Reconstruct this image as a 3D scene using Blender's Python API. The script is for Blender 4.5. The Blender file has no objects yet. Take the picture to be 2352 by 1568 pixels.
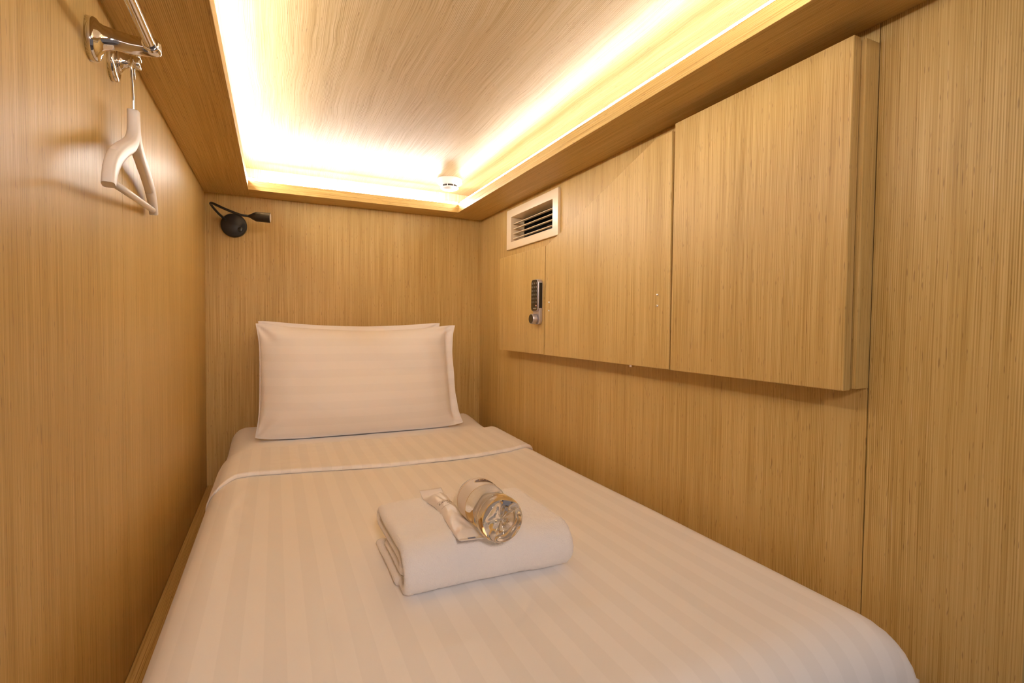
import bpy, math, random
from mathutils import Vector, Matrix, noise
random.seed(7)
C = bpy.context.scene.collection
SC = bpy.context.scene
PI = math.pi
Z0 = 0.862                      # height of the camera above the corridor floor; shapes below are written relative to eye level

# ---------------------------------------------------------------- camera, world, exposure
cd = bpy.data.cameras.new('camera'); cam = bpy.data.objects.new('camera', cd); C.objects.link(cam)
cd.sensor_width = 36.0; cd.lens = 1159.27 / 2352 * 36.0; cd.clip_start = 0.02; cd.clip_end = 50
_r = Vector((0.90553148, -0.42413997, 0.01086421)); _d = Vector((-0.00417942, -0.03452218, -0.99939519)); _f = Vector((0.4242585, 0.9049384, -0.03303358))
cam.matrix_world = Matrix(((_r.x, -_d.x, -_f.x, 0), (_r.y, -_d.y, -_f.y, 0), (_r.z, -_d.z, -_f.z, Z0), (0, 0, 0, 1)))
SC.camera = cam
w = bpy.data.worlds.new('corridor_light'); SC.world = w; w.use_nodes = True
w.node_tree.nodes['Background'].inputs[0].default_value = (0.90, 0.74, 0.70, 1)
w.node_tree.nodes['Background'].inputs[1].default_value = 0.14
SC.view_settings.view_transform = 'Standard'; SC.view_settings.look = 'None'
SC.view_settings.exposure = 0.22; SC.view_settings.gamma = 1.0; SC.view_settings.use_curve_mapping = False
# lamp in the corridor behind the viewer, shining in through the open end of the capsule
la = bpy.data.lights.new('corridor_lamp', 'AREA'); la.shape = 'DISK'; la.size = 0.25; la.energy = 9.5; la.color = (1.0, 0.86, 0.80)
lo = bpy.data.objects.new('corridor_lamp', la); C.objects.link(lo); lo.location = (-0.05, -0.95, Z0 + 0.62)
lo.rotation_euler = (Vector((0.35, 1.2, Z0 - 0.3)) - lo.location).to_track_quat('-Z', 'Y').to_euler()
SC.cycles.max_bounces = 14; SC.cycles.diffuse_bounces = 9; SC.cycles.glossy_bounces = 6; SC.cycles.transmission_bounces = 12
SC.cycles.sample_clamp_indirect = 8.0
LED_POWER = 112.0
LED_COL = (1.0, 0.94, 0.88, 1)

# ---------------------------------------------------------------- materials
def new_mat(name):
    m = bpy.data.materials.new(name); m.use_nodes = True
    nt = m.node_tree; b = nt.nodes['Principled BSDF']
    return m, nt, b
def nd(nt, t, **k):
    n = nt.nodes.new(t)
    for a, v in k.items(): setattr(n, a, v)
    return n
def lk(nt, a, b): nt.links.new(a, b)
def math_n(nt, op, a, b=None, clamp=False):
    n = nd(nt, 'ShaderNodeMath', operation=op, use_clamp=clamp)
    for i, v in enumerate((a, b)):
        if v is None: continue
        if isinstance(v, (int, float)): n.inputs[i].default_value = v
        else: lk(nt, v, n.inputs[i])
    return n.outputs[0]
def plain(name, col, rough=0.5, metal=0.0, spec=0.5, bump=None):
    m, nt, b = new_mat(name)
    b.inputs['Base Color'].default_value = (*col, 1); b.inputs['Roughness'].default_value = rough
    b.inputs['Metallic'].default_value = metal; b.inputs['Specular IOR Level'].default_value = spec
    tc = nd(nt, 'ShaderNodeTexCoord'); n = nd(nt, 'ShaderNodeTexNoise'); n.inputs['Scale'].default_value = bump[0] if bump else 60
    n.inputs['Detail'].default_value = 3
    lk(nt, tc.outputs['Object'], n.inputs['Vector'])
    r = nd(nt, 'ShaderNodeMapRange'); r.inputs['To Min'].default_value = max(0.0, rough - 0.008); r.inputs['To Max'].default_value = min(1.0, rough + 0.008)
    lk(nt, n.outputs['Fac'], r.inputs['Value']); lk(nt, r.outputs[0], b.inputs['Roughness'])
    if bump:
        bp = nd(nt, 'ShaderNodeBump'); bp.inputs['Strength'].default_value = bump[1]; bp.inputs['Distance'].default_value = bump[2]
        lk(nt, n.outputs['Fac'], bp.inputs['Height']); lk(nt, bp.outputs[0], b.inputs['Normal'])
    return m
def ramp(nt, fac, stops, interp='LINEAR'):
    r = nd(nt, 'ShaderNodeValToRGB'); r.color_ramp.interpolation = interp
    while len(r.color_ramp.elements) < len(stops): r.color_ramp.elements.new(0.5)
    for e, (p, c) in zip(r.color_ramp.elements, stops):
        e.position = p; e.color = (*c, 1) if len(c) == 3 else (c[0],) * 3 + (1,)
    lk(nt, fac, r.inputs[0]); return r.outputs[0]
def wood(name, axis, wavy=0.0, offset=0.0, tint=(1, 1, 1), rough=0.42, spec=0.35):
    """reeded quarter-cut veneer: grain along one axis, thin ribs across, short dark flecks"""
    m, nt, b = new_mat(name)
    tc = nd(nt, 'ShaderNodeTexCoord'); s = nd(nt, 'ShaderNodeSeparateXYZ'); lk(nt, tc.outputs['Object'], s.inputs[0])
    X, Y, Z = s.outputs
    g, a1, a2 = {'X': (X, Y, Z), 'Y': (Y, X, Z), 'Z': (Z, X, Y)}[axis]
    t = math_n(nt, 'ADD', math_n(nt, 'ADD', a1, a2), offset)
    # slow drift of the fibre lines
    cb = nd(nt, 'ShaderNodeCombineXYZ'); lk(nt, math_n(nt, 'MULTIPLY', t, 7.0 if wavy else 3.0), cb.inputs[0]); lk(nt, math_n(nt, 'MULTIPLY', g, 5.0 if wavy else 1.6), cb.inputs[1])
    dn = nd(nt, 'ShaderNodeTexNoise'); dn.inputs['Detail'].default_value = 2; dn.inputs['Scale'].default_value = 1.0; lk(nt, cb.outputs[0], dn.inputs['Vector'])
    t = math_n(nt, 'ADD', t, math_n(nt, 'MULTIPLY', math_n(nt, 'SUBTRACT', dn.outputs['Fac'], 0.5), 0.022 if wavy else 0.006))
    def lay(kt, kg, detail=2.0, rough=0.6):
        c = nd(nt, 'ShaderNodeCombineXYZ'); lk(nt, math_n(nt, 'MULTIPLY', t, kt), c.inputs[0]); lk(nt, math_n(nt, 'MULTIPLY', g, kg), c.inputs[1])
        n = nd(nt, 'ShaderNodeTexNoise'); n.inputs['Scale'].default_value = 1.0; n.inputs['Detail'].default_value = detail
        n.inputs['Roughness'].default_value = rough; lk(nt, c.outputs[0], n.inputs['Vector']); return n.outputs['Fac']
    broad = lay(9, 0.6, 2); mid = lay(70, 1.2, 3, 0.65); fine = lay(620, 4.0, 2, 0.6); fleck = lay(420, 45, 1.0); fleck2 = lay(300, 26, 1.0)
    wv = nd(nt, 'ShaderNodeMath', operation='SINE'); lk(nt, math_n(nt, 'MULTIPLY', t, 2 * PI / 0.0027), wv.inputs[0])
    ribamp = math_n(nt, 'MULTIPLY', math_n(nt, 'SUBTRACT', lay(14, 1.1, 1), 0.36, True), 2.0, True)
    rib = math_n(nt, 'MULTIPLY', wv.outputs[0], ribamp)
    v = math_n(nt, 'ADD', math_n(nt, 'MULTIPLY', broad, 0.22), math_n(nt, 'MULTIPLY', mid, 0.26))
    v = math_n(nt, 'ADD', v, math_n(nt, 'MULTIPLY', fine, 0.62))
    v = math_n(nt, 'ADD', v, math_n(nt, 'MULTIPLY', rib, 0.17))
    v = math_n(nt, 'SUBTRACT', v, 0.055)
    T = tint
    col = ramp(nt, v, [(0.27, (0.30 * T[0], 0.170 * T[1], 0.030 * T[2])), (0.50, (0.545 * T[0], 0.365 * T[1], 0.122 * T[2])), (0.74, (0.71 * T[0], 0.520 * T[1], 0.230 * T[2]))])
    fk = ramp(nt, fleck, [(0.685, (0.0,)), (0.75, (1.0,))]); fk2 = ramp(nt, fleck2, [(0.70, (0.0,)), (0.765, (1.0,))])
    mx = nd(nt, 'ShaderNodeMix', data_type='RGBA'); lk(nt, math_n(nt, 'MULTIPLY', math_n(nt, 'ADD', fk, fk2, True), 0.55), mx.inputs[0]); lk(nt, col, mx.inputs[6]); mx.inputs[7].default_value = (0.20, 0.10, 0.035, 1)
    pale = ramp(nt, lay(500, 9, 1.0), [(0.72, (0.0,)), (0.78, (1.0,))])
    mx2 = nd(nt, 'ShaderNodeMix', data_type='RGBA'); lk(nt, math_n(nt, 'MULTIPLY', pale, 0.5), mx2.inputs[0]); lk(nt, mx.outputs[2], mx2.inputs[6]); mx2.inputs[7].default_value = (0.80, 0.62, 0.42, 1)
    lk(nt, mx2.outputs[2], b.inputs['Base Color'])
    b.inputs['Roughness'].default_value = rough; b.inputs['Specular IOR Level'].default_value = spec
    h = math_n(nt, 'ADD', math_n(nt, 'MULTIPLY', fine, 0.7), math_n(nt, 'MULTIPLY', rib, 0.25))
    bp = nd(nt, 'ShaderNodeBump'); bp.inputs['Strength'].default_value = 0.35; bp.inputs['Distance'].default_value = 0.0006
    lk(nt, h, bp.inputs['Height']); lk(nt, bp.outputs[0], b.inputs['Normal'])
    return m
def cloth(name, axis=None, period=0.0472, phase=0.0, contrast=0.958, uv=False, col=(0.94, 0.92, 0.90)):
    """white satin-stripe cotton: alternating plain and satin bands, tiny weave and soft creases"""
    m, nt, b = new_mat(name)
    tc = nd(nt, 'ShaderNodeTexCoord'); s = nd(nt, 'ShaderNodeSeparateXYZ')
    lk(nt, tc.outputs['UV' if uv else 'Object'], s.inputs[0])
    ax = s.outputs[{'X': 0, 'Y': 1, 'Z': 2}[axis or 'X']]
    fr = math_n(nt, 'FRACT', math_n(nt, 'DIVIDE', math_n(nt, 'SUBTRACT', ax, phase), period))
    st = math_n(nt, 'LESS_THAN', fr, 0.5)
    if axis is None: st = math_n(nt, 'MULTIPLY', st, 0.0)
    mx = nd(nt, 'ShaderNodeMix', data_type='RGBA'); lk(nt, st, mx.inputs[0])
    mx.inputs[6].default_value = (*col, 1); mx.inputs[7].default_value = (col[0] * contrast, col[1] * contrast, col[2] * contrast, 1)
    lk(nt, mx.outputs[2], b.inputs['Base Color'])
    rr = nd(nt, 'ShaderNodeMapRange'); rr.inputs['To Min'].default_value = 0.75; rr.inputs['To Max'].default_value = 0.48; lk(nt, st, rr.inputs['Value'])
    lk(nt, rr.outputs[0], b.inputs['Roughness'])
    b.inputs['Specular IOR Level'].default_value = 0.25; b.inputs['Sheen Weight'].default_value = 0.15; b.inputs['Sheen Roughness'].default_value = 0.5
    n1 = nd(nt, 'ShaderNodeTexNoise'); n1.inputs['Scale'].default_value = 900; n1.inputs['Detail'].default_value = 1; lk(nt, tc.outputs['Object'], n1.inputs['Vector'])
    n2 = nd(nt, 'ShaderNodeTexNoise'); n2.inputs['Scale'].default_value = 7; n2.inputs['Detail'].default_value = 3; n2.inputs['Distortion'].default_value = 0.8; lk(nt, tc.outputs['Object'], n2.inputs['Vector'])
    b1 = nd(nt, 'ShaderNodeBump'); b1.inputs['Strength'].default_value = 0.12; b1.inputs['Distance'].default_value = 0.0003; lk(nt, n1.outputs['Fac'], b1.inputs['Height'])
    b2 = nd(nt, 'ShaderNodeBump'); b2.inputs['Strength'].default_value = 0.35; b2.inputs['Distance'].default_value = 0.004; lk(nt, n2.outputs['Fac'], b2.inputs['Height']); lk(nt, b1.outputs[0], b2.inputs['Normal'])
    lk(nt, b2.outputs[0], b.inputs['Normal'])
    return m
def emit(name, col, strength):
    m, nt, b = new_mat(name)
    b.inputs['Base Color'].default_value = (0.8, 0.8, 0.8, 1); b.inputs['Emission Color'].default_value = col; b.inputs['Emission Strength'].default_value = strength
    return m
W_V = wood('veneer_vertical', 'Z'); W_Y = wood('veneer_lengthwise', 'Y'); W_X = wood('veneer_crosswise', 'X')
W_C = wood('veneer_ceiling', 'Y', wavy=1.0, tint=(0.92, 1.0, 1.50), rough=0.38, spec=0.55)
W_GLOW = wood('veneer_painted_glow', 'Z', tint=(1.12, 1.30, 2.3))  # veneer tinted near white to paint in the bright cove glow
W_V2 = wood('veneer_door_middle', 'Z', offset=3.3, tint=(1.03, 1.04, 1.08)); W_V3 = wood('veneer_door_large', 'Z', offset=7.1, tint=(1.0, 1.0, 1.04)); W_V1 = wood('veneer_door_small', 'Z', offset=11.7)
CHROME = plain('polished_chrome', (0.78, 0.76, 0.74), 0.07, 1.0)
STEEL = plain('steel_pin', (0.82, 0.80, 0.78), 0.2, 1.0)
BLACKP = plain('black_plastic', (0.016, 0.014, 0.013), 0.38)
DARKG = plain('dark_keypad_plastic', (0.022, 0.017, 0.012), 0.22)
SILVER = plain('satin_silver', (0.62, 0.57, 0.58), 0.33, 0.75)
CREAM = plain('cream_plastic', (0.86, 0.71, 0.48), 0.28)
DARK = plain('duct_dark', (0.012, 0.011, 0.010), 0.8)
DUCTG = plain('duct_grey', (0.06, 0.055, 0.05), 0.7)
WHITEP = plain('white_plastic', (0.84, 0.82, 0.79), 0.4)
HANGW = plain('painted_hanger', (0.72, 0.66, 0.60), 0.42)
FLOORM = plain('corridor_floor', (0.16, 0.13, 0.11), 0.6)
LEDM = emit('led_glow', LED_COL, LED_POWER); LEDR = emit('led_glow_right', LED_COL, LED_POWER * 0.48)
AMBER = emit('amber_light', (1.0, 0.13, 0.01, 1), 1.6)
LENS = plain('lamp_lens', (0.75, 0.72, 0.70), 0.2)
GREYK = plain('key_print', (0.30, 0.26, 0.20), 0.5)
INK = plain('grey_ink', (0.16, 0.13, 0.12), 0.6)
BLUEG = plain('blue_grey_print', (0.22, 0.23, 0.34), 0.6)
PURPLE = plain('plum_print', (0.055, 0.028, 0.055), 0.4)
GOLD = plain('gold_print', (0.60, 0.38, 0.08), 0.4)
SHEETM = cloth('striped_sheet', 'X', period=0.0472, phase=0.0, uv=True)
HEMM = cloth('striped_hem', 'X', period=0.0472, phase=0.0236, contrast=0.955, uv=True)
PILLM = cloth('striped_pillowcase', 'Z', period=0.05, contrast=0.975, col=(0.94, 0.91, 0.89))
FITM = cloth('fitted_sheet', None)
m, nt, b = new_mat('terry'); TERRY = m
b.inputs['Base Color'].default_value = (0.93, 0.91, 0.91, 1); b.inputs['Roughness'].default_value = 0.95; b.inputs['Specular IOR Level'].default_value = 0.1
b.inputs['Sheen Weight'].default_value = 0.5; b.inputs['Sheen Roughness'].default_value = 0.6
tc = nd(nt, 'ShaderNodeTexCoord'); n1 = nd(nt, 'ShaderNodeTexNoise'); n1.inputs['Scale'].default_value = 620; n1.inputs['Detail'].default_value = 2; lk(nt, tc.outputs['Object'], n1.inputs['Vector'])
bp = nd(nt, 'ShaderNodeBump'); bp.inputs['Strength'].default_value = 0.9; bp.inputs['Distance'].default_value = 0.0012; lk(nt, n1.outputs['Fac'], bp.inputs['Height']); lk(nt, bp.outputs[0], b.inputs['Normal'])
m, nt, b = new_mat('clear_water_bottle'); GLASS = m
b.inputs['Base Color'].default_value = (1, 1, 1, 1); b.inputs['Roughness'].default_value = 0.0; b.inputs['IOR'].default_value = 1.33; b.inputs['Transmission Weight'].default_value = 1.0
tc = nd(nt, 'ShaderNodeTexCoord'); n1 = nd(nt, 'ShaderNodeTexNoise'); n1.inputs['Scale'].default_value = 45; n1.inputs['Detail'].default_value = 1; lk(nt, tc.outputs['Object'], n1.inputs['Vector'])
bp = nd(nt, 'ShaderNodeBump'); bp.inputs['Strength'].default_value = 0.12; bp.inputs['Distance'].default_value = 0.002; lk(nt, n1.outputs['Fac'], bp.inputs['Height']); lk(nt, bp.outputs[0], b.inputs['Normal'])
m, nt, b = new_mat('label_film'); LABELM = m
b.inputs['Base Color'].default_value = (0.86, 0.80, 0.74, 1); b.inputs['Roughness'].default_value = 0.3; b.inputs['Transmission Weight'].default_value = 0.25; b.inputs['IOR'].default_value = 1.2
tc = nd(nt, 'ShaderNodeTexCoord'); n1 = nd(nt, 'ShaderNodeTexNoise'); n1.inputs['Scale'].default_value = 60; lk(nt, tc.outputs['Object'], n1.inputs['Vector'])
mr = nd(nt, 'ShaderNodeMapRange'); mr.inputs['To Min'].default_value = 0.25; mr.inputs['To Max'].default_value = 0.4; lk(nt, n1.outputs['Fac'], mr.inputs['Value']); lk(nt, mr.outputs[0], b.inputs['Roughness'])
m, nt, b = new_mat('pouch_film'); POUCH = m
b.inputs['Base Color'].default_value = (0.84, 0.80, 0.78, 1); b.inputs['Roughness'].default_value = 0.28; b.inputs['Subsurface Weight'].default_value = 0.0; b.inputs['Specular IOR Level'].default_value = 0.6
tc = nd(nt, 'ShaderNodeTexCoord'); n1 = nd(nt, 'ShaderNodeTexNoise'); n1.inputs['Scale'].default_value = 55; n1.inputs['Detail'].default_value = 2; lk(nt, tc.outputs['Object'], n1.inputs['Vector'])
bp = nd(nt, 'ShaderNodeBump'); bp.inputs['Strength'].default_value = 0.4; bp.inputs['Distance'].default_value = 0.002; lk(nt, n1.outputs['Fac'], bp.inputs['Height']); lk(nt, bp.outputs[0], b.inputs['Normal'])

# ---------------------------------------------------------------- mesh helpers (coordinates relative to the eye)
class MB:
    def __init__(s): s.v = []; s.f = []; s.m = []; s.uv = None
    def add(s, vs, fs, mi=0):
        o = len(s.v); s.v += [Vector(p) for p in vs]; s.f += [tuple(i + o for i in f) for f in fs]; s.m += [mi] * len(fs); return s
    def box(s, x0, x1, y0, y1, z0, z1, mi=0):
        vs = [(x, y, z) for z in (z0, z1) for y in (y0, y1) for x in (x0, x1)]
        return s.add(vs, [(0, 2, 3, 1), (4, 5, 7, 6), (0, 1, 5, 4), (2, 6, 7, 3), (0, 4, 6, 2), (1, 3, 7, 5)], mi)
    def rings(s, rings, closed=True, cap0=True, cap1=True, mi=0):
        n = len(rings[0]); vs = [p for r in rings for p in r]; fs = []
        for i in range(len(rings) - 1):
            for j in range(n if closed else n - 1):
                k = (j + 1) % n; fs.append((i * n + j, i * n + k, (i + 1) * n + k, (i + 1) * n + j))
        if cap0: fs.append(tuple(range(n - 1, -1, -1)))
        if cap1: fs.append(tuple((len(rings) - 1) * n + j for j in range(n)))
        return s.add(vs, fs, mi)
    def lathe(s, c, ax, prof, n=32, mi=0, cap0=True, cap1=True):
        """prof: (distance along ax, radius)"""
        ax = Vector(ax).normalized(); u = ax.orthogonal().normalized(); w_ = ax.cross(u); c = Vector(c)
        return s.rings([[c + ax * h + (u * math.cos(2 * PI * j / n) + w_ * math.sin(2 * PI * j / n)) * r for j in range(n)] for h, r in prof], True, cap0, cap1, mi)
    def tube(s, pts, rad, n=12, mi=0):
        pts = [Vector(p) for p in pts]; R = []; prev = None
        for i, p in enumerate(pts):
            t = (pts[min(i + 1, len(pts) - 1)] - pts[max(i - 1, 0)]).normalized()
            u = t.orthogonal().normalized() if prev is None else (prev - t * prev.dot(t)).normalized()
            prev = u; w_ = t.cross(u); rr = rad[i] if isinstance(rad, (list, tuple)) else rad
            R.append([p + (u * math.cos(2 * PI * j / n) + w_ * math.sin(2 * PI * j / n)) * rr for j in range(n)])
        return s.rings(R, True, True, True, mi)
    def prism(s, poly, f0, f1, mi=0):
        """poly 2D points, f0/f1 map a 2D point to 3D on both faces"""
        n = len(poly)
        a = [f0(p) for p in poly]; b_ = [f1(p) for p in poly]
        fs = [tuple(range(n - 1, -1, -1)), tuple(range(n, 2 * n))] + [(j, (j + 1) % n, n + (j + 1) % n, n + j) for j in range(n)]
        return s.add(a + b_, fs, mi)
def catmull(pts, k=8):
    P = [Vector(p) for p in pts]; P = [P[0] * 2 - P[1]] + P + [P[-1] * 2 - P[-2]]; out = []
    for i in range(1, len(P) - 2):
        for j in range(k):
            t = j / k; a, b_, c, d = P[i - 1], P[i], P[i + 1], P[i + 2]
            out.append(0.5 * ((2 * b_) + (c - a) * t + (2 * a - 5 * b_ + 4 * c - d) * t * t + (3 * b_ - a - 3 * c + d) * t ** 3))
    out.append(P[-2]); return out
def build(name, mb, mats, parent=None, smooth=False, bevel=0.0, bseg=2, origin=None, uv=None, flip=False, sub=0):
    """links ONE mesh object; its origin is the middle of its underside (or the parent's origin for parts)"""
    mats = mats if isinstance(mats, (list, tuple)) else [mats]
    vs = [v + Vector((0, 0, Z0)) for v in mb.v]
    if parent is not None: org = parent_world(parent)
    elif origin is not None: org = Vector(origin) + Vector((0, 0, Z0))
    else:
        lo = [min(v[i] for v in vs) for i in range(3)]; hi = [max(v[i] for v in vs) for i in range(3)]
        org = Vector(((lo[0] + hi[0]) / 2, (lo[1] + hi[1]) / 2, lo[2]))
    me = bpy.data.meshes.new(name)
    me.from_pydata([tuple(v - org) for v in vs], [], mb.f if not flip else [tuple(reversed(f)) for f in mb.f])
    for m_ in mats: me.materials.append(m_)
    for p, mi in zip(me.polygons, mb.m): p.material_index = mi
    if uv is not None:
        l = me.uv_layers.new(name='UVMap')
        for lp in me.loops: l.data[lp.index].uv = uv[lp.vertex_index]
    import bmesh
    bm = bmesh.new(); bm.from_mesh(me); bmesh.ops.recalc_face_normals(bm, faces=bm.faces); bm.to_mesh(me); bm.free()
    if smooth: me.polygons.foreach_set('use_smooth', [True] * len(me.polygons))
    o = bpy.data.objects.new(name, me); C.objects.link(o)
    if parent is not None: o.parent = parent
    else: o.location = org
    if bevel:
        md = o.modifiers.new('bevel', 'BEVEL'); md.width = bevel; md.segments = bseg; md.limit_method = 'ANGLE'; md.angle_limit = math.radians(35)
        md.harden_normals = False
    if sub:
        md = o.modifiers.new('subsurf', 'SUBSURF'); md.levels = sub; md.render_levels = sub
    if smooth == 'auto':
        for p in me.polygons: p.use_smooth = True
        me.set_sharp_from_angle(angle=math.radians(38))
    return o
def parent_world(p):
    v = Vector(p.location)
    while p.parent is not None: p = p.parent; v += Vector(p.location)
    return v
def thing(name, label, cat, loc, group=None):
    o = bpy.data.objects.new(name, None); o.empty_display_size = 0.02; C.objects.link(o)
    o.location = Vector(loc) + Vector((0, 0, Z0)); return tag(o, label, cat, group)
def tag(o, label, cat, group=None):
    o['label'] = label; o['category'] = cat
    if group: o['group'] = group
    return o
def struct(name, mb, mat, label=None, **k):
    o = build(name, mb, mat, **k); o['kind'] = 'structure'
    if label: o['label'] = label
    return o
def text_mesh(mb, body, size, fmap, mi=0, bold=0.0):
    """letters as flat mesh, mapped by fmap(x, y) -> point"""
    cu = bpy.data.curves.new('lettering', 'FONT'); cu.body = body; cu.size = size; cu.align_x = 'CENTER'; cu.align_y = 'CENTER'; cu.resolution_u = 2; cu.offset = bold
    to = bpy.data.objects.new('lettering', cu); C.objects.link(to)
    dg = bpy.context.evaluated_depsgraph_get(); me = bpy.data.meshes.new_from_object(to.evaluated_get(dg))
    mb.add([fmap(v.co.x, v.co.y) for v in me.vertices], [tuple(p.vertices) for p in me.polygons], mi)
    bpy.data.objects.remove(to); bpy.data.meshes.remove(me); bpy.data.curves.remove(cu)

XL, XR, YB, YF = -0.2153, 0.7847, 1.9948, 0.266
ZS, ZT, ZC, ZL = 0.4358, 0.4677, 0.5325, -0.5621
XLI, XRI, YBI, YFI = -0.0791, 0.6482, 1.8909, 0.372
ZF = -Z0
# ---------------------------------------------------------------- the setting
TH = 0.05
mb = MB().box(-2.2, 2.8, -1.6, YB + 0.1, ZF - 0.05, ZF)
struct('floor', mb, FLOORM)
# left wall: two veneer sheets with a hairline joint
ys = 0.978
mb = MB().box(XL - TH, XL - 0.004, YF, YB + TH, ZF, ZC + 0.05)
mb.box(XL - 0.004, XL, YF, ys - 0.0006, ZF, ZC + 0.05); mb.box(XL - 0.004, XL, ys + 0.0006, YB, ZF, ZC + 0.05)
struct('wall_left', mb, W_V)
mb = MB().box(XL, XR, YB, YB + TH, ZF, ZC + 0.05)
struct('wall_back', mb, W_V)
# right wall with the grille opening and a joint under the cabinets' near end
vy0, vy1, vz0, vz1 = 1.372, 1.676, 0.300, 0.390
wy0, wy1, wz0, wz1 = vy0 - 0.006, vy1 + 0.006, vz0 - 0.006, vz1 + 0.006
yj = 0.4445
mb = MB()
for a, b_ in ((YF, yj - 0.0007), (yj + 0.0007, wy0)): mb.box(XR, XR + TH, a, b_, ZF, ZC + 0.05)
mb.box(XR, XR + TH, wy1, YB + TH, ZF, ZC + 0.05)
mb.box(XR, XR + TH, wy0, wy1, ZF, wz0); mb.box(XR, XR + TH, wy0, wy1, wz1, ZC + 0.05)
mb.box(XR + 0.006, XR + 0.02, yj - 0.004, yj + 0.004, ZF, ZC + 0.05)
struct('wall_right', mb, W_V)
mb = MB().box(XL - TH, XR + TH, YF, YB + TH, ZC, ZC + 0.05)
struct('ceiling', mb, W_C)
# dropped soffit frame: board plus upstand lip, four sides
LT = 0.020; BT = 0.012
struct('trim_1', MB().box(XL, XLI, YF, YB, ZS, ZS + BT).box(XLI - LT, XLI, YFI - LT, YBI, ZS + BT, ZT), W_Y, bevel=0.0006)
struct('trim_2', MB().box(XRI, XR, YF, YB, ZS, ZS + BT).box(XRI, XRI + LT, YFI - LT, YBI, ZS + BT, ZT), W_Y, bevel=0.0006)
struct('trim_3', MB().box(XLI, XRI, YBI, YB, ZS, ZS + BT).box(XLI - LT, XRI + LT, YBI, YBI + LT, ZS + BT, ZT), W_X, bevel=0.0006)
struct('trim_4', MB().box(XLI, XRI, YF, YFI, ZS, ZS + BT).box(XLI, XRI, YFI - LT, YFI, ZS + BT, ZT), W_X, bevel=0.0006)
struct('wall_front', MB().box(XL, XR, YF, YF + 0.012, ZS + BT, ZC), W_X)
# boards added round the cove's outer sides, whitened to stand in for the strips' glow
struct('trim_5', MB().box(XL, XL + 0.003, YFI, YB, ZS + BT, ZC), W_GLOW)
struct('trim_6', MB().box(XR - 0.003, XR, YFI, YB, ZS + BT, ZC), W_GLOW)
struct('trim_7', MB().box(XL + 0.003, XR - 0.003, YB - 0.003, YB, ZS + BT, ZC), W_GLOW)
# LED tape lying in the cove behind each lip
def led(p0, p1, nrm, label, mat=None):
    """tape standing on edge along the top of a lip; nrm points into the well"""
    (xa, ya), (xb, yb) = p0, p1; z0, z1 = ZT, ZT + 0.0090; nx, ny = nrm
    t = thing('led_strip', label, 'light', ((xa + xb) / 2, (ya + yb) / 2, z0), 'light strips in the ceiling cove')
    def slab(d0, d1, za, zb_): return MB().box(min(xa - nx * d0, xb - nx * d1), max(xa - nx * d0, xb - nx * d1), min(ya - ny * d0, yb - ny * d1), max(ya - ny * d0, yb - ny * d1), za, zb_)
    build('strip_base', slab(0.0050, 0.0120, z0, z0 + 0.0006), WHITEP, t)
    build('diffuser', slab(0.0070, 0.0085, z0 + 0.0006, z1), mat or LEDM, t)
led((XLI, YFI), (XLI, YBI), (1, 0), 'glowing light strip in the cove along the left wall')
led((XRI, YFI), (XRI, YBI), (-1, 0), 'glowing light strip in the cove above the wall cabinets', LEDR)
led((XLI, YBI), (XRI, YBI), (0, -1), 'glowing light strip in the cove above the bed head')
led((XLI, YFI), (XRI, YFI), (0, 1), 'glowing light strip in the cove above the foot of the bed')

# ---------------------------------------------------------------- bed
t = MB().box(XL + 0.0005, XR - 0.0005, 0.30, YB - 0.0005, ZF, ZL)
tag(build('bed_platform', t, W_Y, bevel=0.002), 'wooden bed base whose edge shows as a dark ledge along the left wall', 'bed base')
def rbox_surface(x0, x1, y0, y1, r, zt, zb, nx, ny, back=True, ru=None, zfun=None, yback=None):
    """rounded slab: param grid over the top that wraps down the left, right and foot (and head) sides"""
    H = abs(zt - zb) - r
    def axis(a0, a1, n, wrap0, wrap1, rr):
        out = []
        if wrap0:
            for i in range(6): out.append((a0, rr + H * (1 - i / 6), a0 - rr * PI / 2 - H * (1 - i / 6) + rr))
            for i in range(9):
                th = PI / 2 * (1 - i / 8); out.append((a0 + rr - rr * math.sin(th), rr - rr * math.cos(th), a0 + rr - rr * th))
        else: out.append((a0, 0, a0))
        s0 = a0 + (rr if wrap0 else 0); s1 = a1 - (rr if wrap1 else 0)
        for i in range(1, n): s_ = s0 + (s1 - s0) * i / n; out.append((s_, 0, s_))
        if wrap1:
            for i in range(9):
                th = PI / 2 * i / 8; out.append((a1 - rr + rr * math.sin(th), rr - rr * math.cos(th), a1 - rr + rr * th))
            for i in range(1, 7): out.append((a1, rr + H * i / 6, a1 + rr * (PI / 2 - 1) + H * i / 6))
        else: out.append((a1, 0, a1))
        return out
    ax = axis(x0, x1, nx, True, True, r); ay = axis(y0, y1, ny, True, back, r * 1.15)
    mb = MB(); uv = []; vs = []; fs = []
    for (y, dy, sy) in ay:
        for (x, dx, sx) in ax:
            z = zt - max(dx, dy) if (dx > r or dy > r) else zt - math.sqrt(dx * dx + dy * dy)
            z = max(z, zb)
            f = max(0.0, min(1.0, (z - zb) / (zt - zb)))
            z += (zfun(x, y) if zfun else 0) * f
            vs.append((x, y, z)); uv.append((sx, sy))
    n = len(ax)
    for i in range(len(ay) - 1):
        for j in range(n - 1): fs.append((i * n + j, i * n + j + 1, (i + 1) * n + j + 1, (i + 1) * n + j))
    mb.add(vs, fs); return mb, uv
def bed_h(x, y):
    h = 0.0
    # slightly higher towards the head, gentle undulation
    h += 0.004 * max(0.0, min(1.0, (y - 1.45) / 0.3))
    q = max(0.0, min(1.0, (y - 1.76) / 0.20)); h += 0.020 * q * q * (3 - 2 * q)
    h += 0.0025 * (noise.noise(Vector((x * 3, y * 2.2, 1.7))))
    return h
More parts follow.
